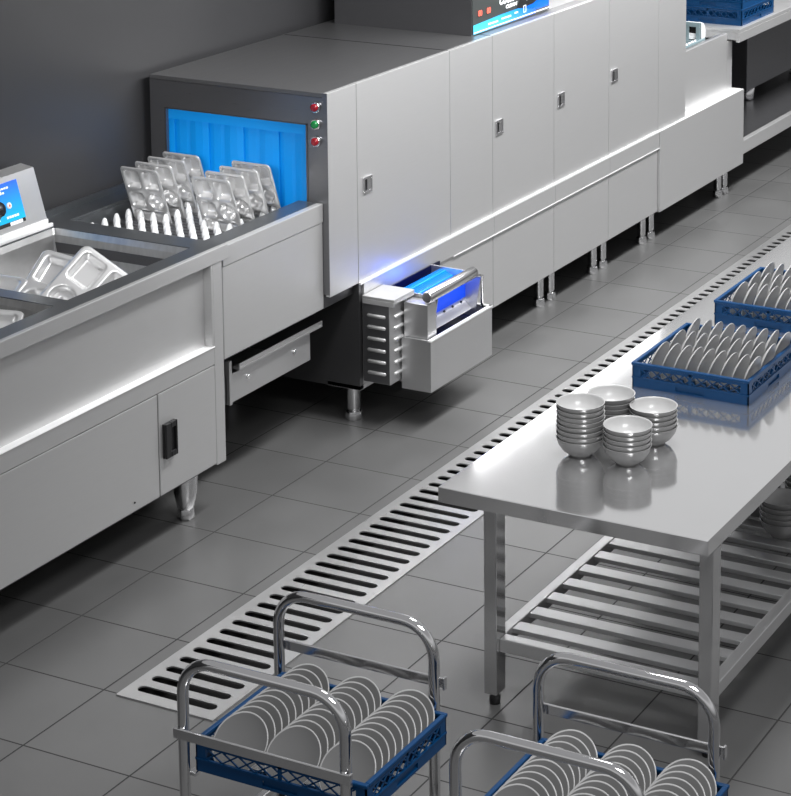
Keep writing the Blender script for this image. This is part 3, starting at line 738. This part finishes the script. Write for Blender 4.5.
trolley_rack(0, 'left trolley', 'blue plastic rack of upright plates on the left trolley', 'plates on the left trolley')
trolley(-.91, 'chrome trolley with two hoop handles in front of the steel table, the right of two')
trolley_rack(-.91, 'right trolley', 'blue plastic rack of upright plates on the right trolley', 'plates on the right trolley')

# ------------------------------------------------------------------ camera
PX, PY, VX, VYX, HZ, F, H = 540., -30., 1644., -3830., -370., 2169.995, 3.75
Xc = Vector((VX-PX, HZ-PY, F)).normalized(); Yc = Vector((VYX-PX, HZ-PY, F)).normalized()
Zc = Xc.cross(Yc)
if Zc.y > 0: Zc = -Zc
# rows: world axes in camera (x right, y down, z forward)
right = Vector((Xc.x, Yc.x, Zc.x)); down = Vector((Xc.y, Yc.y, Zc.y)); fwd = Vector((Xc.z, Yc.z, Zc.z))
cam = bpy.data.cameras.new('camera'); co = bpy.data.objects.new('camera', cam); COL.objects.link(co)
R = Matrix((right, -down, -fwd)).transposed().to_4x4(); R.translation = (0, 0, H); co.matrix_world = R
cam.sensor_fit = 'VERTICAL'; cam.sensor_height = 24; cam.lens = F/796*24
cam.shift_x = -(PX-395.5)/796; cam.shift_y = (PY-398)/796
cam.clip_end = 100
SC.camera = co

# ------------------------------------------------------------------ light
wd = bpy.data.worlds.new('world'); SC.world = wd; wd.use_nodes = True
nt = wd.node_tree; N = nt.nodes; L = nt.links; bg = N['Background']
tc = N.new('ShaderNodeTexCoord'); sp = N.new('ShaderNodeSeparateXYZ'); L.new(tc.outputs['Generated'], sp.inputs[0])
cr = N.new('ShaderNodeValToRGB'); e = cr.color_ramp.elements
mr = N.new('ShaderNodeMapRange'); mr.inputs['From Min'].default_value = -1; L.new(sp.outputs['Z'], mr.inputs['Value']); L.new(mr.outputs[0], cr.inputs[0])
e[0].position = 0; e[0].color = (.06, .06, .06, 1); e[1].position = 1; e[1].color = (.42, .42, .43, 1)
for p_, v_ in ((.5, .16), (.58, .42), (.68, .68), (.8, .40)):
    x = e.new(p_); x.color = (v_, v_, v_*1.01, 1)
L.new(cr.outputs[0], bg.inputs['Color']); bg.inputs['Strength'].default_value = .8

def area(name, loc, target, sx, sy, power, col=(1, 1, 1), spread=None):
    l = bpy.data.lights.new(name, 'AREA'); l.shape = 'RECTANGLE'; l.size = sx; l.size_y = sy; l.energy = power; l.color = col
    if spread: l.spread = spread
    o = bpy.data.objects.new(name, l); COL.objects.link(o); o.location = loc
    o.rotation_euler = (Vector(target)-Vector(loc)).to_track_quat('-Z', 'Y').to_euler(); return o
area('overhead_fill', (11.4, 3.3, 4.6), (11.4, 3.3, 0), 9, .9, 215, spread=math.radians(90))  # unseen fill added overhead; narrow spread keeps its light on the aisle floor
area('front_fill', (11.3, 4.2, 2.75), (11.3, 5.2, 2.1), 8.4, .25, 165, spread=math.radians(150))  # added strip fill, grades the machine front brighter towards the top
area('near_light', (4.6, 1.2, 4.4), (5.6, 3.0, .2), 1.6, .8, 30, spread=math.radians(80))
area('tray_fill', (6.1, 4.7, 1.95), (7.9, 5.75, 1.24), .5, .3, 2.4, spread=math.radians(42))  # small fill added to brighten the standing trays; no such fixture
pl = bpy.data.lights.new('filter_glow', 'POINT'); pl.energy = .4; pl.color = (.05, .15, 1); pl.shadow_soft_size = .05
po = bpy.data.objects.new('filter_glow', pl); COL.objects.link(po); po.location = (8.86, 5.10, .65)
SC.view_settings.view_transform = 'Standard'
SC.view_settings.look = 'None'
